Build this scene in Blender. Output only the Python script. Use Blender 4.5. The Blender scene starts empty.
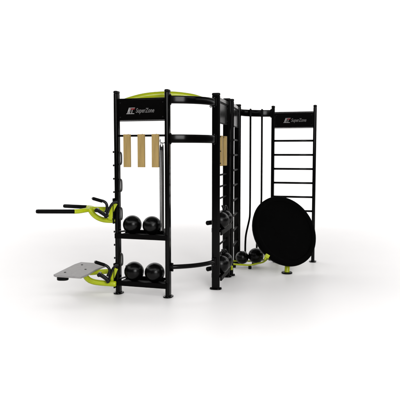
import bpy, bmesh, math, random
from mathutils import Vector, Matrix

random.seed(4)
SC = bpy.context.scene
COL = SC.collection
V = Vector

# ------------------------------------------------------------------ materials
def new_mat(name):
    m = bpy.data.materials.new(name)
    m.use_nodes = True
    nt = m.node_tree
    return m, nt, nt.nodes['Principled BSDF']


def surf(name, col, rough, spec=0.5, metal=0.0, var=0.15, vscale=6.0, rvar=0.12,
         bump=0.0, bscale=300.0, coat=0.0, stretch=None):
    """Painted / moulded surface: colour and gloss wander a little, fine grain in the normal."""
    m, nt, b = new_mat(name)
    N, L = nt.nodes, nt.links
    tc = N.new('ShaderNodeTexCoord')
    mp = N.new('ShaderNodeMapping')
    L.new(tc.outputs['Object'], mp.inputs['Vector'])
    if stretch:
        mp.inputs['Scale'].default_value = stretch
    n1 = N.new('ShaderNodeTexNoise')
    n1.inputs['Scale'].default_value = vscale
    n1.inputs['Detail'].default_value = 5
    L.new(mp.outputs['Vector'], n1.inputs['Vector'])
    cr = N.new('ShaderNodeValToRGB')
    cr.color_ramp.elements[0].position = 0.3
    cr.color_ramp.elements[1].position = 0.7
    cr.color_ramp.elements[0].color = (*[c * (1 - var) for c in col], 1)
    cr.color_ramp.elements[1].color = (*[min(1, c * (1 + var)) for c in col], 1)
    L.new(n1.outputs['Fac'], cr.inputs['Fac'])
    L.new(cr.outputs['Color'], b.inputs['Base Color'])
    mr = N.new('ShaderNodeMapRange')
    mr.inputs['To Min'].default_value = max(0.02, rough - rvar)
    mr.inputs['To Max'].default_value = min(1, rough + rvar)
    n2 = N.new('ShaderNodeTexNoise')
    n2.inputs['Scale'].default_value = vscale * 3.1
    n2.inputs['Detail'].default_value = 6
    L.new(mp.outputs['Vector'], n2.inputs['Vector'])
    L.new(n2.outputs['Fac'], mr.inputs['Value'])
    L.new(mr.outputs['Result'], b.inputs['Roughness'])
    b.inputs['Metallic'].default_value = metal
    b.inputs['Specular IOR Level'].default_value = spec
    b.inputs['Coat Weight'].default_value = coat
    if bump:
        n3 = N.new('ShaderNodeTexNoise')
        n3.inputs['Scale'].default_value = bscale
        n3.inputs['Detail'].default_value = 3
        L.new(tc.outputs['Object'], n3.inputs['Vector'])
        bp = N.new('ShaderNodeBump')
        bp.inputs['Strength'].default_value = bump
        bp.inputs['Distance'].default_value = 0.002
        L.new(n3.outputs['Fac'], bp.inputs['Height'])
        L.new(bp.outputs['Normal'], b.inputs['Normal'])
    return m


BLACK = surf('black_powder_coat', (0.0012, 0.0011, 0.0011), 0.15, spec=0.10, rvar=0.03, bump=0.02, bscale=420)
SIGN = surf('black_sign_plate', (0.0013, 0.0011, 0.0011), 0.22, spec=0.07, rvar=0.015, bump=0.02)
STEELBLK = surf('black_plated_steel', (0.004, 0.004, 0.0043), 0.28, spec=0.22)
RUBBER = surf('black_rubber', (0.0018, 0.0018, 0.0018), 0.42, spec=0.10, bump=0.25, bscale=900)
BALLM = surf('black_ball_rubber', (0.0010, 0.0010, 0.0010), 0.23, spec=0.18, bump=0.2, bscale=500, rvar=0.04)
FOAM = surf('black_foam_grip', (0.0018, 0.0018, 0.0018), 0.6, spec=0.06, bump=0.3, bscale=800)
MATM = surf('black_mesh_mat', (0.0011, 0.0011, 0.0011), 0.8, spec=0.02, bump=0.3, bscale=1200)
LIME = surf('lime_green_paint', (0.38, 0.445, 0.005), 0.3, spec=0.4, var=0.07, bump=0.10)
TAN = surf('tan_grip_board', (0.325, 0.225, 0.085), 0.62, spec=0.15, var=0.16, vscale=11,
           stretch=(4, 4, 0.5), bump=0.15, bscale=260)
GREY = surf('grey_step_deck', (0.27, 0.26, 0.257), 0.55, spec=0.3, var=0.07, vscale=25, bump=0.35, bscale=500)
STRAP = surf('grey_webbing', (0.06, 0.057, 0.055), 0.75, spec=0.15, bump=0.4, bscale=700)
ZINC = surf('zinc_bolt', (0.16, 0.16, 0.16), 0.35, metal=0.9, var=0.1)
SMOKE = surf('smoked_plastic', (0.03, 0.029, 0.028), 0.4, spec=0.3)
WHITE = surf('white_print', (0.36, 0.35, 0.35), 0.5, spec=0.2, var=0.05)
GREYPRINT = surf('grey_print', (0.13, 0.125, 0.125), 0.5, spec=0.2, var=0.1)
RED = surf('red_print', (0.16, 0.009, 0.013), 0.5, spec=0.2, var=0.08)
MATTE = surf('black_matte_coat', (0.0012, 0.0011, 0.0011), 0.5, spec=0.05, rvar=0.06, bump=0.08)
ROPE = surf('black_rope', (0.0015, 0.0015, 0.0015), 0.65, spec=0.05, bump=0.8, bscale=160)
FLOORM = surf('white_studio_floor', (0.86, 0.845, 0.84), 0.45, spec=0.22, var=0.008, vscale=0.7, rvar=0.08)


# ------------------------------------------------------------------ mesh helpers
def smooth_path(pts, n=8):
    """Catmull-Rom through the points."""
    P = [V(p) for p in pts]
    if len(P) < 3:
        return P
    ext = [P[0] * 2 - P[1]] + P + [P[-1] * 2 - P[-2]]
    out = []
    for i in range(1, len(ext) - 2):
        a, b, c, d = ext[i - 1], ext[i], ext[i + 1], ext[i + 2]
        for k in range(n):
            t = k / n
            out.append(0.5 * ((2 * b) + (c - a) * t + (2 * a - 5 * b + 4 * c - d) * t * t
                              + (3 * b - a - 3 * c + d) * t ** 3))
    out.append(P[-1])
    return out


def sweep(bm, path, section, up=V((0, 0, 1)), round_end=0.0):
    """Sweep a closed 2-D section (side, up) along a path, caps closed."""
    rings = []
    n = len(path)
    for i, p in enumerate(path):
        t = (path[min(i + 1, n - 1)] - path[max(i - 1, 0)]).normalized()
        s = t.cross(up)
        if s.length < 1e-4:
            s = t.cross(V((0, 1, 0)))
        s.normalize()
        w = s.cross(t).normalized()
        rings.append([bm.verts.new(p + s * a + w * b) for a, b in section])
    k = len(section)
    for r0, r1 in zip(rings, rings[1:]):
        for j in range(k):
            f = bm.faces.new((r0[j], r0[(j + 1) % k], r1[(j + 1) % k], r1[j]))
            f.smooth = True
    for r, rev in ((rings[0], False), (rings[-1], True)):
        bm.faces.new(r[::-1] if rev else r)


def circle(r, n=16):
    return [(r * math.cos(2 * math.pi * i / n), r * math.sin(2 * math.pi * i / n)) for i in range(n)]


def rrect(w, h, r, n=4):
    out = []
    for cx, cy, a0 in ((w / 2 - r, h / 2 - r, 0), (-w / 2 + r, h / 2 - r, 90),
                       (-w / 2 + r, -h / 2 + r, 180), (w / 2 - r, -h / 2 + r, 270)):
        for i in range(n + 1):
            a = math.radians(a0 + 90 * i / n)
            out.append((cx + r * math.cos(a), cy + r * math.sin(a)))
    return out


def tube(bm, pts, r, n=14, smooth=True, taper=None):
    path = smooth_path(pts) if smooth else [V(p) for p in pts]
    # parallel transport so bends never pinch
    t0 = (path[1] - path[0]).normalized()
    ref = V((0, 0, 1)) if abs(t0.z) < 0.9 else V((0, 1, 0))
    s = t0.cross(ref).normalized()
    rings = []
    m = len(path)
    for i, p in enumerate(path):
        t = (path[min(i + 1, m - 1)] - path[max(i - 1, 0)]).normalized()
        s = (s - t * s.dot(t)).normalized()
        w = t.cross(s)
        rr = r if taper is None else r + (taper - r) * i / (m - 1)
        rings.append([bm.verts.new(p + (s * math.cos(2 * math.pi * j / n) + w * math.sin(2 * math.pi * j / n)) * rr)
                      for j in range(n)])
    # rounded rims at both ends
    def cap(ring, outdir, flip):
        c = sum((v.co for v in ring), V()) / n
        rad = (ring[0].co - c).length
        r2 = [bm.verts.new(c + (v.co - c) * 0.72 + outdir * rad * 0.22) for v in ring]
        for j in range(n):
            q = (ring[j], ring[(j + 1) % n], r2[(j + 1) % n], r2[j])
            f = bm.faces.new(q[::-1] if flip else q)
            f.smooth = True
        bm.faces.new(r2[::-1] if flip else r2)
    for r0, r1 in zip(rings, rings[1:]):
        for j in range(n):
            f = bm.faces.new((r0[j], r0[(j + 1) % n], r1[(j + 1) % n], r1[j]))
            f.smooth = True
    cap(rings[0], -(path[1] - path[0]).normalized(), True)
    cap(rings[-1], (path[-1] - path[-2]).normalized(), False)


def box(bm, c, size, ux=V((1, 0, 0)), uz=V((0, 0, 1)), bev=0.003):
    ux = V(ux).normalized()
    uz = V(uz).normalized()
    uy = uz.cross(ux).normalized()
    M = Matrix((ux, uy, uz)).transposed().to_4x4()
    M.translation = V(c)
    tmp = bmesh.new()
    bmesh.ops.create_cube(tmp, size=1)
    for v in tmp.verts:
        v.co = V((v.co.x * size[0], v.co.y * size[1], v.co.z * size[2]))
    if bev:
        bmesh.ops.bevel(tmp, geom=tmp.edges[:], offset=bev, segments=2, profile=0.6, affect='EDGES')
    tmp.transform(M)
    add(bm, tmp)


def add(bm, tmp):
    me = bpy.data.meshes.new('t')
    tmp.to_mesh(me)
    tmp.free()
    bm.from_mesh(me)
    bpy.data.meshes.remove(me)


def prism(bm, poly, z0, z1, bev=0.0, M=None):
    """Vertical prism over a plan polygon."""
    tmp = bmesh.new()
    vs = [tmp.verts.new((x, y, z0)) for x, y in poly]
    f = tmp.faces.new(vs)
    ex = bmesh.ops.extrude_face_region(tmp, geom=[f])
    for g in ex['geom']:
        if isinstance(g, bmesh.types.BMVert):
            g.co.z = z1
    bmesh.ops.recalc_face_normals(tmp, faces=tmp.faces[:])
    if bev:
        es = [e for e in tmp.edges if abs(e.verts[0].co.z - e.verts[1].co.z) < 1e-6]
        bmesh.ops.bevel(tmp, geom=es, offset=bev, segments=3, profile=0.5, affect='EDGES')
    if M:
        tmp.transform(M)
    add(bm, tmp)


def rod(bm, a, b, r, n=14):
    tube(bm, [a, b], r, n, smooth=False)


def sphere(bm, c, r, seg=48, ring=32):
    tmp = bmesh.new()
    bmesh.ops.create_uvsphere(tmp, u_segments=seg, v_segments=ring, radius=r)
    for f in tmp.faces:
        f.smooth = True
    tmp.transform(Matrix.Translation(V(c)))
    add(bm, tmp)


# ------------------------------------------------------------------ scene graph helpers
def origin(o):
    p = V((0, 0, 0))
    while o is not None:
        p += o.location
        o = o.parent
    return p


def obj(name, bm, m, parent=None):
    bmesh.ops.recalc_face_normals(bm, faces=bm.faces[:])
    me = bpy.data.meshes.new(name)
    if parent is not None:
        bm.transform(Matrix.Translation(-origin(parent)))
    bm.to_mesh(me)
    bm.free()
    me.materials.append(m)
    o = bpy.data.objects.new(name, me)
    COL.objects.link(o)
    o.parent = parent
    return o


def part(name, m, parent, fn):
    bm = bmesh.new()
    fn(bm)
    return obj(name, bm, m, parent)


def thing(name, label, cat, loc, group=None):
    o = bpy.data.objects.new(name, None)
    o.empty_display_size = 0.1
    COL.objects.link(o)
    o.location = loc
    tag(o, label, cat, group)
    return o


def tag(o, label, cat, group=None):
    o['label'] = label
    o['category'] = cat
    if group:
        o['group'] = group


def copy_thing(o, delta, label, rotz=0.0):
    """The thing with copies of its parts and sub-parts."""
    c = o.copy()
    COL.objects.link(c)
    c.location = o.location + V(delta)
    c.rotation_euler = (0, 0, rotz)
    c['label'] = label
    for ch in list(o.children):
        d = ch.copy()
        COL.objects.link(d)
        d.parent = c
        for g in list(ch.children):
            e = g.copy()
            COL.objects.link(e)
            e.parent = d
    return c


# ------------------------------------------------------------------ the setting: seamless white studio sweep
def build_floor():
    bm = bmesh.new()
    prof = [(-14, 0.0), (0, 0.0), (8, 0.0), (16, 0.0), (26, 0.0)]
    R = 7.0
    for i in range(1, 17):
        a = math.radians(90 * i / 16)
        prof.append((26 + R * math.sin(a), R - R * math.cos(a)))
    prof.append((26 + R, 22.0))
    xs = [-32, -16, 0, 16, 32]
    grid = [[bm.verts.new((x, y, z)) for x in xs] for y, z in prof]
    for a, b in zip(grid, grid[1:]):
        for j in range(len(xs) - 1):
            f = bm.faces.new((a[j], a[j + 1], b[j + 1], b[j]))
            f.smooth = True
    o = obj('floor', bm, FLOORM)
    o['kind'] = 'structure'
    return o


build_floor()

# ------------------------------------------------------------------ the rig
TOP = 2.385
PA, PB = V((-0.969, 6.930, 0)), V((-0.368, 6.744, 0))
PC, PD = V((0.193, 7.141, 0)), V((0.353, 7.860, 0))
PD2, PE = V((0.404, 7.945, 0)), V((0.560, 8.840, 0))
PF, PG = V((1.124, 9.130, 0)), V((1.733, 8.960, 0))
UAB = (PB - PA).normalized()
UCD = (PD - PC).normalized()
UDE = (PE - PD2).normalized()
UFG = (PG - PF).normalized()
Z = V((0, 0, 1))


def facing(u):
    """Horizontal normal of a frame, on the side the camera is."""
    n = V((u.y, -u.x, 0))
    return n


rig = thing('training_rig', 'black steel multi-station training rig of oval posts with sign panels, curved beams and ladders',
            'training rig', (0.2, 7.7, 0))


def oval(u, w, d, n=10):
    """Stadium plan outline: w along u, d across it."""
    nn = facing(u)
    r = w / 2
    pts = []
    for s in (1, -1):
        c = nn * (s * (d / 2 - r))
        for i in range(n + 1):
            a = math.pi * i / n
            p = c + u * (s * r * math.cos(a)) + nn * (s * r * math.sin(a))
            pts.append((p.x, p.y))
    return pts


def post(P, u, w=0.052, d=0.100):
    def body(bm):
        poly = [(P.x + x, P.y + y) for x, y in oval(u, w, d)]
        prism(bm, poly, 0.014, TOP - 0.035)
        # weld collar at the foot
        poly = [(P.x + x, P.y + y) for x, y in oval(u, w + 0.012, d + 0.012)]
        prism(bm, poly, 0.014, 0.022, 0.003)
    o = part('post', BLACK, rig, body)

    def cap(bm):
        poly = [(P.x + x, P.y + y) for x, y in oval(u, w + 0.002, d + 0.002)]
        prism(bm, poly, TOP - 0.0335, TOP, 0.011)
    part('end_cap', RUBBER, o, cap)

    def plate(bm):
        poly = [(P.x + x, P.y + y) for x, y in oval(u, 0.105, 0.150, 14)]
        prism(bm, poly, 0.0, 0.016, 0.004)
    part('base_plate', BLACK, o, plate)
    for s in (-1, 1):
        q = P + facing(u) * (0.060 * s) + u * 0.012 * s
        def bolt(bm, q=q):
            prism(bm, [(q.x + 0.010 * math.cos(a * math.pi / 3), q.y + 0.010 * math.sin(a * math.pi / 3)) for a in range(6)],
                  0.016, 0.024, 0.002)
        part('bolt', STEELBLK, o, bolt)
    return o


oA, oB, oC, oD = post(PA, UAB), post(PB, UAB), post(PC, UCD), post(PD, UCD)
oD2, oE, oF, oG = post(PD2, UDE), post(PE, UDE), post(PF, UFG, 0.05, 0.085), post(PG, UFG, 0.05, 0.085)

# the pegged outer posts
def pegs(o, P, u, zs, ln, side):
    for z in zs:
        def peg(bm, z=z):
            a = P + u * (side * 0.024) + Z * z
            rod(bm, a, a + u * (side * ln), 0.0095, 10)
            rod(bm, a, a + u * (side * 0.008), 0.0145, 10)
            rod(bm, a + u * (side * ln), a + u * (side * (ln + 0.006)), 0.0125, 10)
        part('peg', STEELBLK, o, peg)


PEGZ = [1.68 - 0.157 * i for i in range(10)]
pegs(oA, PA, UAB, PEGZ, 0.022, -1)
pegs(oD, PD, UCD, [1.84 - 0.152 * i for i in range(11)], 0.035, 1)

# bent loops on the inner side of the pegged posts
def loops(o, P, u, zs, side):
    for z in zs:
        def lp(bm, z=z):
            b = P + u * (side * 0.02) + Z * z
            tube(bm, [b + Z * 0.075, b + u * (side * 0.024) + Z * 0.066, b + u * (side * 0.032) + Z * 0.04,
                      b + u * (side * 0.032) - Z * 0.04, b + u * (side * 0.024) - Z * 0.066, b - Z * 0.075], 0.010, 10)
        part('hand_loop', SMOKE, o, lp)


loops(oA, PA, UAB, [1.605, 1.29, 0.955, 0.41], 1)

# sign panels
def text_mesh(body, size, shear, extrude):
    cu = bpy.data.curves.new('t', 'FONT')
    cu.body = body
    cu.size = size
    cu.shear = shear
    cu.extrude = extrude
    cu.align_x = 'LEFT'
    cu.offset = 0.0009
    o = bpy.data.objects.new('t', cu)
    COL.objects.link(o)
    dg = bpy.context.evaluated_depsgraph_get()
    me = bpy.data.meshes.new_from_object(o.evaluated_get(dg))
    bpy.data.objects.remove(o)
    bpy.data.curves.remove(cu)
    return me


def place_flat(bm, me, base, u, n, width=None):
    """Mesh in its XY plane stood upright: x along u, y up, facing n."""
    xs = [v.co.x for v in me.vertices]
    k = 1.0 if width is None else width / (max(xs) - min(xs))
    x0 = min(xs)
    tmp = bmesh.new()
    tmp.from_mesh(me)
    for v in tmp.verts:
        x, y, z = (v.co.x - x0) * k, v.co.y, v.co.z
        v.co = base + u * x + Z * y + n * z
    add(bm, tmp)


def flat_poly(bm, pts, base, u, n, th=0.0016):
    tmp = bmesh.new()
    f = tmp.faces.new([tmp.verts.new(base + u * x + Z * y) for x, y in pts])
    ex = bmesh.ops.extrude_face_region(tmp, geom=[f])
    for g in ex['geom']:
        if isinstance(g, bmesh.types.BMVert):
            g.co += n * th
    add(bm, tmp)


def sign(P0, P1, u, z0, z1, lettering=True, inset=0.026, flip=1, tx=-0.187):
    n = facing(u) * flip
    w = (P1 - P0).length - 2 * inset
    mid = (P0 + P1) / 2
    def plate(bm):
        box(bm, mid + Z * ((z0 + z1) / 2), (w, 0.026, z1 - z0), u, Z, 0.003)
    o = part('sign_panel', SIGN, rig, plate)
    def rail(bm):
        box(bm, mid + Z * (z1 + 0.0085) , (w, 0.036, 0.013), u, Z, 0.003)
        box(bm, mid + Z * (z0 - 0.0065), (w, 0.032, 0.009), u, Z, 0.002)
    part('edge_trim', MATTE, o, rail)
    for s in (-1, 1):
        for zz in (z0 + 0.035, z1 - 0.035):
            c = mid + u * (s * (w / 2 - 0.025)) + Z * zz + n * 0.013
            part('bolt', STEELBLK, o, lambda bm, c=c: rod(bm, c, c + n * 0.005, 0.008, 10))
    if lettering:
        f = n * 0.0137
        b = mid + u * tx + Z * (z0 + 0.072) + f
        me = text_mesh('fIT', 0.074, 0.22, 0.0008)
        part('emblem', WHITE, o, lambda bm: (place_flat(bm, me, b + u * 0.022 + Z * 0.010, u, n, 0.072),
                                            flat_poly(bm, [(0, 0), (0.098, 0), (0.100, 0.006), (0.002, 0.006)], b, u, n),
                                            flat_poly(bm, [(0.012, 0.010), (0.017, 0.010), (0.036, 0.064), (0.031, 0.064)], b, u, n),
                                            flat_poly(bm, [(0.031, 0.066), (0.108, 0.066), (0.110, 0.071), (0.033, 0.071)], b, u, n)))
        part('emblem_flash', RED, o, lambda bm: flat_poly(
            bm, [(0.056, 0.048), (0.100, 0.048), (0.107, 0.064), (0.062, 0.064)], b, u, n * 1.0, 0.0025))
        me2 = text_mesh('SuperZone', 0.072, 0.32, 0.0008)
        part('lettering', GREYPRINT, o, lambda bm: place_flat(bm, me2, b + u * 0.118 + Z * 0.014, u, n, 0.228))
    return o


sign(PA, PB, UAB, 2.045, 2.280)
sign(PF, PG, UFG, 2.052, 2.275, tx=-0.158)
sign(PC, PD, UCD, 2.045, 2.280, lettering=False)
sign(PD2, PE, UDE, 2.045, 2.280, lettering=False)

# ladders
for z in [1.851 - 0.2145 * i for i in range(8)]:
    for P0, P1, u in ((PF, PG, UFG), (PD2, PE, UDE)):
        part('rung', BLACK if P0 is PF else MATTE, rig, lambda bm: rod(bm, P0 + u * 0.02 + Z * z, P1 - u * 0.02 + Z * z, 0.0155, 16))
for z in (1.393, 1.247, 1.10, 0.52, 0.40):
    part('rung', MATTE, rig, lambda bm: rod(bm, PC + UCD * 0.02 + Z * z, PD - UCD * 0.02 + Z * z, 0.012, 14))

# bars the grip boards hang from
for P0, P1, u in ((PA, PB, UAB), (PC, PD, UCD)):
    part('hanging_bar', BLACK, rig, lambda bm: rod(bm, P0 + u * 0.02 + Z * 1.868, P1 - u * 0.02 + Z * 1.868, 0.0125, 14))

# shelves: a front and a back rail with two cradle straps between them, and upturned ends
def shelf(P0, P1, u, z, front, back):
    n = facing(u)
    ln = (P1 - P0).length
    mid = (P0 + P1) / 2
    o = part('shelf_rail', MATTE, rig, lambda bm: box(bm, mid + n * front + Z * (z - 0.030), (ln + 0.03, 0.022, 0.060), u, Z, 0.004))
    part('shelf_rail', MATTE, rig, lambda bm: box(bm, mid + n * back + Z * (z - 0.005), (ln - 0.05, 0.022, 0.055), u, Z, 0.004))
    part('shelf_tray', MATTE, rig, lambda bm: box(bm, mid + n * ((front + back) / 2) + Z * (z - 0.022),
                                                  (ln - 0.056, front - back - 0.024, 0.012), u, Z, 0.003))
    for s in (-1, 1):
        def lug(bm, s=s):
            c = mid + u * (s * (ln / 2 - 0.033))
            tube(bm, [c + n * (back + 0.015) + Z * (z + 0.005), c + n * ((front + back) / 2) + Z * (z + 0.012), c + n * (front - 0.015) + Z * (z + 0.02)], 0.011, 10)
        part('shelf_bracket', STEELBLK, o, lug)


SH_U, SH_L = 0.729, 0.168
shelf(PA, PB, UAB, SH_U, 0.058, -0.150)
shelf(PA, PB, UAB, SH_L, 0.058, -0.150)
shelf(PC, PD, UCD, SH_U, 0.066, -0.048)
shelf(PC, PD, UCD, SH_L, 0.066, -0.048)

# curved flat beams between the frames
def arc_path(a, b, bulge, n=28):
    d = b - a
    nn = V((d.y, -d.x, 0)).normalized()
    return [a + d * (i / n) + nn * (bulge * 4 * (i / n) * (1 - i / n)) for i in range(n + 1)]


def curved_beam(P0, P1, z, h, bulge, th=0.045, rim=True):
    a, b = P0 + Z * z, P1 + Z * z
    d = (b - a).normalized()
    path = arc_path(a + d * 0.02, b - d * 0.02, bulge)
    def body(bm):
        sweep(bm, path, rrect(th, h, 0.012))
    o = part('curved_beam', BLACK, rig, body)
    for e, q, s in ((0, a, 1), (-1, b, -1)):
        t = ((path[1] - path[0]) if e == 0 else (path[-2] - path[-1])).normalized()
        c = path[e] + t * 0.03
        def clamp(bm, c=c, t=t):
            box(bm, c - t * 0.01, (0.022, th + 0.010, h + 0.008), t, Z, 0.004)
        part('clamp', BLACK, o, clamp)
        nn = V((t.y, -t.x, 0)) * s
        for dz in (-h / 2 - 0.010, h / 2 + 0.010):
            def bolt(bm, c=c, dz=dz):
                rod(bm, c - t * 0.012 + Z * dz - V((0, 0.010, 0)), c - t * 0.012 + Z * dz + V((0, 0.010, 0)), 0.007, 10)
                box(bm, c - t * 0.012 + Z * (dz * 0.95), (0.016, 0.014, 0.018), t, Z, 0.002)
            part('bolt', STEELBLK, o, bolt)
    return o


curved_beam(PB, PC, 2.272, 0.088, 0.115)
curved_beam(PB, PC, 1.832, 0.096, 0.115)
curved_beam(PE, PF, 2.270, 0.102, -0.115)
# top beam over the inner frames
for P0, P1, u in ((PC, PD, UCD), (PD2, PE, UDE)):
    part('top_beam', BLACK, rig, lambda bm: box(bm, (P0 + P1) / 2 + Z * 2.318, ((P1 - P0).length - 0.04, 0.05, 0.05), u, Z, 0.006))
# eye bolt below the front beam
eye = V((0.128, 7.048, 2.219))
part('eye_bolt', STEELBLK, rig, lambda bm: (tube(bm, [eye + V((0.010 * math.cos(a), 0, 0.010 * math.sin(a))) for a in
     [math.radians(90 + 30 * i) for i in range(13)]], 0.005, 8), rod(bm, eye + Z * 0.006, eye + Z * 0.02, 0.009, 10)))

# low tie rail
def low_rail():
    a, b = PB + Z * 0.352, PC + Z * 0.345
    d = (b - a).normalized()
    path = arc_path(a + d * 0.02, b - d * 0.02, 0.080)
    o = part('tie_rail', BLACK, rig, lambda bm: tube(bm, path, 0.027, 18, smooth=False))
    for e, s in ((0, 1), (-1, -1)):
        c = path[e] + (path[1] - path[0] if e == 0 else path[-2] - path[-1]).normalized() * 0.02
        part('clamp', BLACK, o, lambda bm, c=c: box(bm, c, (0.022, 0.06, 0.10), d, Z, 0.005))
low_rail()

# arched lime rail over the front corner
part('arched_rail', LIME, rig, lambda bm: tube(bm, [(-0.945, 6.955, 2.235), (-0.82, 6.985, 2.288), (-0.62, 7.01, 2.338),
     (-0.36, 7.05, 2.358), (-0.12, 7.09, 2.338), (0.03, 7.115, 2.300), (0.165, 7.135, 2.262)], 0.037, 20))

# lock levers of the inner frame: black bent handles reaching out past the third post
for z0, tip in ((0.86, V((0.105, 7.36, 0.793))), (0.285, V((0.108, 7.36, 0.208)))):
    def lever(bm):
        tube(bm, [tip, tip + V((0.10, 0.12, 0.0)), V((0.275, 7.60, z0 - 0.03)), V((0.305, 7.68, z0 + 0.03)), V((0.32, 7.74, z0 + 0.10))], 0.021, 14)
    o = part('lock_lever', STEELBLK, rig, lever)
    part('grip', RUBBER, o, lambda bm: rod(bm, tip - V((0.012, 0.014, 0)), tip + V((0.035, 0.042, 0)), 0.029, 16))
    for dx in (-0.03, 0.02):
        part('link', STEELBLK, o, lambda bm: tube(bm, [V((0.315 + dx, 7.60, z0 + 0.13)), V((0.335 + dx, 7.62, z0 + 0.08)),
             V((0.352 + dx, 7.64, z0 + 0.01)), V((0.36 + dx, 7.66, z0 - 0.06))], 0.012, 10))
part('lock_bracket', LIME, rig, lambda bm: box(bm, V((0.426, 7.80, 0.135)), (0.03, 0.024, 0.058), UCD, Z, 0.006))

# ------------------------------------------------------------------ grip boards
def grip_board(label, P0, u, off, n, group, dn=0.034):
    c = P0 + u * off + n * dn
    o = thing('grip_board', label, 'grip board', (c.x, c.y, 1.505), group)
    o.rotation_euler = (0, 0, 0)
    part('board', TAN, o, lambda bm: box(bm, c + Z * 1.694, (0.082, 0.036, 0.378), u, Z, 0.003))
    for z in (1.87, 1.69, 1.54):
        s = c - u * 0.041 + Z * z
        if off < 0.5:
            part('bolt', STEELBLK, o, lambda bm, s=s: rod(bm, s + u * 0.002, s - u * 0.003, 0.008, 10))
    def hook(bm):
        b = c - n * 0.018 + Z * 1.868
        tube(bm, [b - Z * 0.03, b - n * 0.002 + Z * 0.008, b - n * 0.016 + Z * 0.0165, b - n * 0.032 + Z * 0.008, b - n * 0.033 - Z * 0.01], 0.004, 8)
    part('hook', STEELBLK, o, hook)
    return o


GB = 'tan boards hanging in the rig'
NAB, NCD = facing(UAB), facing(UCD) * -1
NCDc = facing(UCD)
grip_board('tan board hanging on the bar nearest the pegged left post', PA, UAB, 0.143, NAB, GB)
grip_board('middle tan board of the three hanging side by side under the front sign', PA, UAB, 0.320, NAB, GB)
grip_board('tan board hanging beside the grey strap under the front sign', PA, UAB, 0.494, NAB, GB)
grip_board('tan board with three bolts seen edge-on, in the gap behind the third post', PC, UCD, 0.27, NCDc, GB, 0.012)
grip_board('thin tan board edge behind the bolted edge-on board at the rig centre', PC, UCD, 0.53, NCDc, GB, 0.018)

# ------------------------------------------------------------------ hanging strap
st = thing('hanging_strap', 'grey strap hanging from a small hook beside the second post, down to the upper shelf', 'strap',
           (-0.436, 6.735, 0.74))
SX, SY = -0.436, 6.735
part('hook', ZINC, st, lambda bm: tube(bm, [(SX + 0.045, SY + 0.01, 1.790), (SX + 0.02, SY, 1.782), (SX - 0.005, SY, 1.785), (SX - 0.017, SY, 1.800), (SX - 0.015, SY, 1.822)], 0.0065, 10))
part('ring', ZINC, st, lambda bm: tube(bm, [(SX + 0.012 * math.cos(a), SY, 1.755 + 0.03 * math.sin(a)) for a in [i * math.pi / 6 for i in range(13)]], 0.005, 8))
part('webbing', STRAP, st, lambda bm: sweep(bm, smooth_path([(SX, SY, 1.73), (SX + 0.002, SY, 1.3), (SX + 0.001, SY, 0.9), (SX + 0.004, SY, 0.775)]),
                                            [(-0.011, -0.003), (0.011, -0.003), (0.011, 0.003), (-0.011, 0.003)], V((0, 1, 0))))
for dx in (-0.018, 0.018):
    part('cord', STEELBLK, st, lambda bm: tube(bm, [(SX + dx * 0.5, SY - 0.006, 1.735), (SX + dx, SY - 0.006, 1.68), (SX + dx, SY - 0.006, 0.85), (SX + dx * 0.8, SY - 0.006, 0.78)], 0.006, 8))
part('buckle', STEELBLK, st, lambda bm: box(bm, (SX, SY, 1.722), (0.04, 0.02, 0.04), bev=0.004))
part('handle', STRAP, st, lambda bm: tube(bm, [(SX + 0.03, SY, 0.80), (SX + 0.034, SY, 0.775), (SX + 0.036, SY, 0.735)], 0.013, 12))

# ------------------------------------------------------------------ medicine balls
BG = 'black medicine balls on the rig shelves'
def make_ball(c, r, label):
    o = thing('medicine_ball', label, 'medicine ball', (c[0], c[1], c[2] - r), BG)
    def body(bm):
        tmp = bmesh.new()
        bmesh.ops.create_uvsphere(tmp, u_segments=72, v_segments=48, radius=r)
        for v in tmp.verts:      # moulded seams
            d = v.co.normalized()
            g = min(abs(d.x), abs(d.y), abs(d.z))
            v.co = d * (r - 0.0010 * math.exp(-(g / 0.02) ** 2))
        for f in tmp.faces:
            f.smooth = True
        tmp.transform(Matrix.Translation(V(c)) @ Matrix.Rotation(0.5, 4, 'Y') @ Matrix.Rotation(0.75, 4, 'Z') @ Matrix.Rotation(0.3, 4, 'X'))
        add(bm, tmp)
    part('shell', BALLM, o, body)
    v = V((0.3, 0.75, 0.58)).normalized()
    part('valve', RUBBER, o, lambda bm: rod(bm, V(c) + v * (r - 0.003), V(c) + v * (r + 0.002), 0.009, 12))
    return o


b1 = make_ball((-0.800, 6.930, SH_U - 0.016 + 0.1115), 0.1115, 'black ball on the upper front shelf, against the pegged left post')
def ball_at(c, base, label, k=1.0, rot=0.0):
    o = copy_thing(b1, (0, 0, 0), label, rot)
    o.location = (c[0], c[1], base)
    o.scale = (k, k, k)
    return o
zu, zl = SH_U - 0.016, SH_L - 0.016
ball_at((-0.562, 6.857), zu, 'black ball on the upper front shelf, beside the grey strap', 0.99, 0.9)
ball_at((-0.781, 6.905), zl, 'black ball on the lowest front shelf, beside the pegged left post', 1.05, 2.1)
ball_at((-0.532, 6.835), zl, 'black ball on the lowest front shelf, beside the second post', 1.055, 3.0)
n = facing(UCD)
for off, base, lab, k in ((0.22, zu, 'black ball on the upper inner shelf, half hidden just behind the third post', 1.0),
                          (0.46, zu, 'black ball deepest on the upper inner shelf, behind the third post', 1.0),
                          (0.22, zl, 'black ball on the lowest inner shelf, half hidden just behind the third post', 1.05),
                          (0.46, zl, 'black ball deepest on the lowest inner shelf, behind the third post', 1.05)):
    q = PC + UCD * off + n * 0.016
    ball_at((q.x, q.y), base, lab, k, off * 7)

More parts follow.
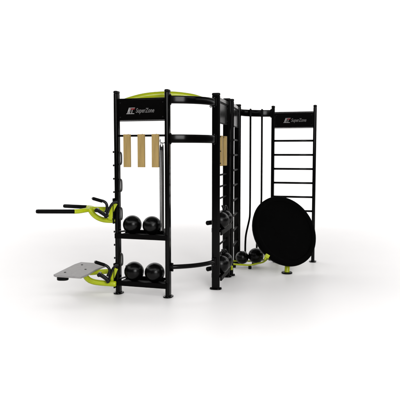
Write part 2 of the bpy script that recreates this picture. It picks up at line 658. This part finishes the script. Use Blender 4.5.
# ------------------------------------------------------------------ dip station locked to the left post
dip = thing('dip_station', 'lime green dip arm with two long black handles, clamped to the left post', 'dip station', (-1.0, 6.9, 0.86))
def lock_set(parent, dz, lever_pts, link_a, link_b, brace):
    lv = part('lock_lever', STEELBLK, parent, lambda bm: tube(bm, lever_pts, 0.0165, 14))
    a = V(lever_pts[0])
    d = (V(lever_pts[1]) - a).normalized()
    part('grip', FOAM, lv, lambda bm: tube(bm, [a, a + d * 0.055, a + d * 0.11], 0.0195, 14))
    part('tip', ZINC, lv, lambda bm: rod(bm, a - d * 0.012, a - d * 0.002, 0.014, 12))
    for dy in (-0.022, 0.03):
        part('link', STEELBLK, parent, lambda bm: sweep(bm, [V(p) + V((0, dy, 0)) for p in smooth_path(link_a, 4)], rrect(0.012, 0.034, 0.005)))
    part('link', STEELBLK, parent, lambda bm: sweep(bm, smooth_path(link_b, 5), rrect(0.03, 0.036, 0.01), V((0, 1, 0))))
    for p in (link_a[0], link_a[-1]):
        pv = V(p)
        part('pivot_bolt', STEELBLK, parent, lambda bm: (rod(bm, pv - V((0, 0.045, 0)), pv + V((0, 0.05, 0)), 0.023, 16),
                                                        rod(bm, pv - V((0, 0.052, 0)), pv - V((0, 0.044, 0)), 0.011, 12)))
    part('brace', LIME, parent, lambda bm: sweep(bm, smooth_path(brace, 5), rrect(0.05, 0.022, 0.006), V((0, 1, 0))))


part('lower_tube', LIME, dip, lambda bm: tube(bm, [(-1.0, 6.93, 0.873), (-1.123, 6.93, 0.879), (-1.205, 6.93, 0.905), (-1.265, 6.935, 0.950), (-1.305, 6.95, 1.005)], 0.031, 20))
part('upper_tube', LIME, dip, lambda bm: tube(bm, [(-1.0, 6.95, 1.0), (-1.10, 6.96, 1.0), (-1.20, 6.97, 1.0), (-1.31, 7.0, 1.0)], 0.034, 20))
def yoke(bm):
    tube(bm, [(-1.460, 6.80, 0.993), (-1.40, 6.845, 0.993), (-1.335, 6.93, 0.998), (-1.30, 7.06, 0.998), (-1.325, 7.24, 0.992), (-1.36, 7.34, 0.988), (-1.415, 7.42, 0.985)], 0.027, 18)
part('yoke', LIME, dip, yoke)
for a, b in (((-1.450, 6.80, 0.993), (-1.876, 6.785, 0.995)), ((-1.405, 7.415, 0.985), (-1.743, 7.585, 0.985))):
    h = part('handle', FOAM, dip, lambda bm: tube(bm, [a, b], 0.0245, 18, smooth=False))
    d = (V(b) - V(a)).normalized()
    part('end_cap', RUBBER, h, lambda bm: rod(bm, V(b) + d * 0.003, V(b) + d * 0.014, 0.0225, 16))
lock_set(dip, 0, [(-1.237, 6.8, 1.144), (-1.179, 6.8, 1.127), (-1.115, 6.8, 1.112), (-1.082, 6.8, 1.080), (-1.077, 6.8, 1.022), (-1.095, 6.8, 0.985)],
         [(-1.193, 6.8, 1.010), (-1.147, 6.8, 0.982), (-1.084, 6.8, 0.941)],
         [(-0.955, 6.84, 1.105), (-1.015, 6.83, 1.085), (-1.054, 6.82, 1.022), (-1.084, 6.81, 0.945)],
         [(-0.986, 6.89, 1.083), (-1.030, 6.89, 1.001), (-1.059, 6.89, 0.883)])
part('clamp_plate', STEELBLK, dip, lambda bm: box(bm, V((-1.003, 6.93, 0.99)), (0.012, 0.11, 0.30), UAB, Z, 0.004))

# ------------------------------------------------------------------ step platform locked lower down
stp = thing('step_platform', 'grey tapered step deck on lime green tubes, low beside the left post', 'step platform', (-1.1, 6.9, 0.1))
deck = [(-1.668, 6.632), (-1.640, 6.590), (-1.330, 6.500), (-1.285, 6.640), (-1.240, 6.93), (-1.150, 7.19), (-1.190, 7.245),
        (-1.340, 7.335), (-1.509, 7.392), (-1.560, 7.25)]
part('deck', GREY, stp, lambda bm: prism(bm, deck, 0.268, 0.290, 0.004))
for x, y in ((-1.563, 6.742), (-1.458, 7.199), (-1.36, 6.918)):
    part('bolt', STEELBLK, stp, lambda bm: rod(bm, (x, y, 0.288), (x, y, 0.294), 0.013, 14))
part('rubber_pad', RUBBER, stp, lambda bm: (prism(bm, [(-1.585 + a, 6.72 + b) for a, b in oval(V((0, 1, 0)), 0.10, 0.135, 10)], 0.205, 0.266, 0.01),
                                           prism(bm, [(-1.50 + a, 6.76 + b) for a, b in oval(V((0, 1, 0)), 0.07, 0.12, 10)], 0.238, 0.267, 0.006)))
part('lower_tube', LIME, stp, lambda bm: tube(bm, [(-0.995, 6.85, 0.130), (-1.178, 6.85, 0.144), (-1.275, 6.85, 0.163), (-1.335, 6.86, 0.20), (-1.37, 6.87, 0.262)], 0.033, 20))
part('upper_tube', LIME, stp, lambda bm: tube(bm, [(-1.0, 7.0, 0.255), (-1.10, 7.0, 0.250), (-1.20, 7.0, 0.244), (-1.299, 7.0, 0.234), (-1.38, 7.0, 0.238)], 0.030, 20))
lock_set(stp, 0, [(-1.219, 6.8, 0.401), (-1.155, 6.8, 0.380), (-1.097, 6.8, 0.360), (-1.062, 6.8, 0.326), (-1.057, 6.8, 0.283), (-1.080, 6.8, 0.236)],
         [(-1.174, 6.8, 0.255), (-1.122, 6.8, 0.222), (-1.07, 6.8, 0.182)],
         [(-0.957, 6.84, 0.362), (-1.012, 6.83, 0.330), (-1.046, 6.82, 0.248), (-1.07, 6.81, 0.186)],
         [(-0.990, 6.89, 0.311), (-1.030, 6.89, 0.214), (-1.057, 6.89, 0.118)])
part('clamp_plate', STEELBLK, stp, lambda bm: box(bm, V((-1.003, 6.93, 0.22)), (0.012, 0.11, 0.30), UAB, Z, 0.004))

# ------------------------------------------------------------------ ropes hanging from the far curved beam
for pts, lab in (([(0.768, 9.05, 2.222), (0.770, 9.05, 1.6), (0.771, 9.05, 0.95), (0.770, 9.05, 0.68), (0.708, 9.05, 0.40), (0.701, 9.05, 0.27), (0.701, 9.05, 0.015)],
                  'black hanging rope with a bend near the floor, close to the inner ladder'),
                 ([(0.950, 9.12, 2.222), (0.952, 9.12, 1.6), (0.953, 9.12, 0.94), (0.938, 9.12, 0.71), (0.891, 9.12, 0.39), (0.886, 9.12, 0.25), (0.886, 9.12, 0.015)],
                  'black hanging rope that passes behind the large tilted round trampoline')):
    t = thing('climbing_rope', lab, 'rope', (pts[-1][0], pts[-1][1], 0), 'ropes hanging from the far beam')
    def strand(bm, pts=pts):
        dense = []
        for a, b in zip(pts, pts[1:]):
            a, b = V(a), V(b)
            m = max(2, int((b - a).length / 0.03))
            dense += [a + (b - a) * (i / m) for i in range(m)]
        dense.append(V(pts[-1]))
        for _ in range(3):       # ease the bends
            dense = [dense[0]] + [(dense[i - 1] + dense[i] * 2 + dense[i + 1]) / 4 for i in range(1, len(dense) - 1)] + [dense[-1]]
        tube(bm, dense, 0.0145, 14, smooth=False)
    part('cord', ROPE, t, strand)
    top = V(pts[0])
    part('sling', MATTE, t, lambda bm: (box(bm, top + Z * 0.048, (0.034, 0.066, 0.110), bev=0.006), rod(bm, top + Z * 0.10, top + Z * 0.112, 0.012, 10)))
    e = V(pts[-1])
    part('end_sleeve', RUBBER, t, lambda bm: rod(bm, e - Z * 0.008, e + Z * 0.12, 0.021, 14))

# ------------------------------------------------------------------ round trampoline
NT = V((0.414, -0.77, 0.4146)).normalized()
CT = V((1.188, 8.15, 0.591))
RT = 0.512
tr = thing('round_trampoline', 'large black round rebound trampoline tilted up on lime green feet', 'trampoline', (1.2, 8.3, 0))
DN = (NT * NT.z - Z).normalized()
SD = NT.cross(DN).normalized()
def ringpts(c, r, n=72):
    return [c + DN * (r * math.cos(2 * math.pi * i / n)) + SD * (r * math.sin(2 * math.pi * i / n)) for i in range(n)]
def lathe_disc(bm, prof, n=96):
    """Revolve (radius, height along the normal) about the tilted axis."""
    rings = []
    for r, h in prof:
        rings.append([bm.verts.new(CT + NT * h + (p - CT)) for p in ringpts(CT, max(r, 1e-4), n)])
    for a, b in zip(rings, rings[1:]):
        for j in range(n):
            f = bm.faces.new((a[j], a[(j + 1) % n], b[(j + 1) % n], b[j]))
            f.smooth = True
    bm.faces.new(rings[0])
    bm.faces.new(rings[-1][::-1])
part('jump_mat', MATM, tr, lambda bm: lathe_disc(bm, [(0.44, -0.006), (0.445, -0.002), (0.44, 0.002)]))
rim = part('padded_rim', MATM, tr, lambda bm: lathe_disc(bm, [(0.43, 0.004), (0.43, 0.010), (0.448, 0.022), (0.475, 0.026), (0.498, 0.020), (0.509, 0.004), (0.510, -0.03), (0.497, -0.052), (0.46, -0.054), (0.452, -0.012)]))
part('frame_ring', STEELBLK, tr, lambda bm: tube(bm, [p - NT * 0.075 for p in ringpts(CT, 0.47, 48)] + [ringpts(CT, 0.47, 48)[0] - NT * 0.075], 0.02, 12, smooth=False))
def leg(top, foot, r=0.026):
    top, foot = V(top), V(foot)
    o = part('leg', LIME, tr, lambda bm: tube(bm, [top, (top + foot) / 2 + V((0, 0, 0.0)), foot + Z * 0.012], r, 16))
    part('rubber_foot', RUBBER, o, lambda bm: prism(bm, [(foot.x + 0.075 * math.cos(a * math.pi / 12), foot.y + 0.075 * math.sin(a * math.pi / 12)) for a in range(24)], 0.0, 0.022, 0.006))
low = CT + DN * 0.47 - NT * 0.07
part('rim_clamp', LIME, tr, lambda bm: (box(bm, (0.902, 7.838, 0.290), (0.058, 0.055, 0.050), V((0.8, 0, -0.45)), V((0.45, 0, 0.8)), 0.008),
                                          rod(bm, (0.895, 7.835, 0.285), (0.868, 7.845, 0.243), 0.016)))
leg((1.222, 8.13, 0.165), (1.207, 8.085, 0), 0.036)
leg(CT - SD * 0.12 - DN * 0.05 - NT * 0.08, (1.19, 8.93, 0), 0.026)
leg(CT + SD * 0.20 - DN * 0.05 - NT * 0.08, (1.36, 8.90, 0), 0.026)

# ------------------------------------------------------------------ floor ball rack and its balls
rk = thing('ball_rack', 'low curved lime green floor rack holding two black balls by the ladder foot', 'ball rack', (0.7, 8.55, 0))
part('front_rail', LIME, rk, lambda bm: tube(bm, [(0.445, 8.52, 0.055), (0.52, 8.46, 0.055), (0.61, 8.425, 0.055), (0.715, 8.40, 0.056), (0.83, 8.42, 0.075), (0.91, 8.42, 0.095), (0.955, 8.40, 0.13)], 0.0125, 14))
part('back_rail', LIME, rk, lambda bm: tube(bm, [(0.47, 8.72, 0.054), (0.62, 8.73, 0.054), (0.80, 8.72, 0.056), (0.93, 8.62, 0.09), (0.97, 8.45, 0.13)], 0.0125, 14))
part('bracket', LIME, rk, lambda bm: box(bm, (0.958, 8.385, 0.175), (0.05, 0.06, 0.075), V((0.9, 0.3, 0.3)), V((-0.3, 0, 0.95)), 0.010))
for x, y in ((0.50, 8.50), (0.72, 8.40), (0.50, 8.72), (0.80, 8.73)):
    part('foot', RUBBER, rk, lambda bm: prism(bm, [(x + 0.024 * math.cos(a * math.pi / 8), y + 0.024 * math.sin(a * math.pi / 8)) for a in range(16)], 0.0, 0.042, 0.006))
ball_at((0.620, 8.575), 0.040, 'smaller black ball on the green floor rack, under the bent rope', 0.86, 1.2)
ball_at((0.822, 8.580), 0.048, 'larger black ball on the green floor rack, beside the round trampoline', 1.02, 2.5)

# ------------------------------------------------------------------ camera
cam = bpy.data.cameras.new('camera')
co = bpy.data.objects.new('camera', cam)
COL.objects.link(co)
cam.sensor_width = 36
cam.lens = 590 / 400 * 36
cam.clip_end = 300
co.location = (0, 0, 1.68)
co.rotation_euler = (math.pi / 2 - math.atan(48 / 590), 0, 0)
SC.camera = co

# ------------------------------------------------------------------ light: studio softboxes and added floor fills
def area(name, loc, target, w, h, power, col=(1, 1, 1)):
    l = bpy.data.lights.new(name, 'AREA')
    l.shape = 'RECTANGLE'
    l.size, l.size_y = w, h
    l.energy = power
    l.color = col
    o = bpy.data.objects.new(name, l)
    COL.objects.link(o)
    o.location = loc
    o.rotation_euler = (V(target) - V(loc)).to_track_quat('-Z', 'Y').to_euler()
    return o


area('overhead_softbox', (0.0, 7.6, 8.0), (0.0, 7.6, 0), 10, 7, 40)
area('front_softbox', (2.6, -2.2, 3.5), (0.2, 7.3, 0.9), 3.2, 3.2, 610)
area('foreground_floor_fill', (0.0, 3.6, 3.5), (0.0, 3.8, 0), 9, 1.4, 162)  # added lamp, keeps the floor in front of the rig white
# unseen strips added to whiten the floor left and right of the rig
for sx, px in ((-1, -5.35), (1, 5.6)):
    so = area('side_floor_fill', (px, 9.8, 2.9), (px, 9.8, 0), 1.0, 11.0, 168)
    so.rotation_euler = (0, 0, math.radians(-22 * sx))
area('backdrop_light', (0, 19, 11), (0, 31, 4), 54, 3, 6400)
area('backdrop_floor_light', (0, 15.6, 7.2), (0, 15.6, 0), 40, 5, 1680)

w = bpy.data.worlds.new('World')
SC.world = w
w.use_nodes = True
w.node_tree.nodes['Background'].inputs['Color'].default_value = (1, 1, 1, 1)
w.node_tree.nodes['Background'].inputs['Strength'].default_value = 0.06

SC.view_settings.view_transform = 'Standard'
SC.view_settings.look = 'None'
SC.view_settings.exposure = -0.12
SC.view_settings.gamma = 1.0
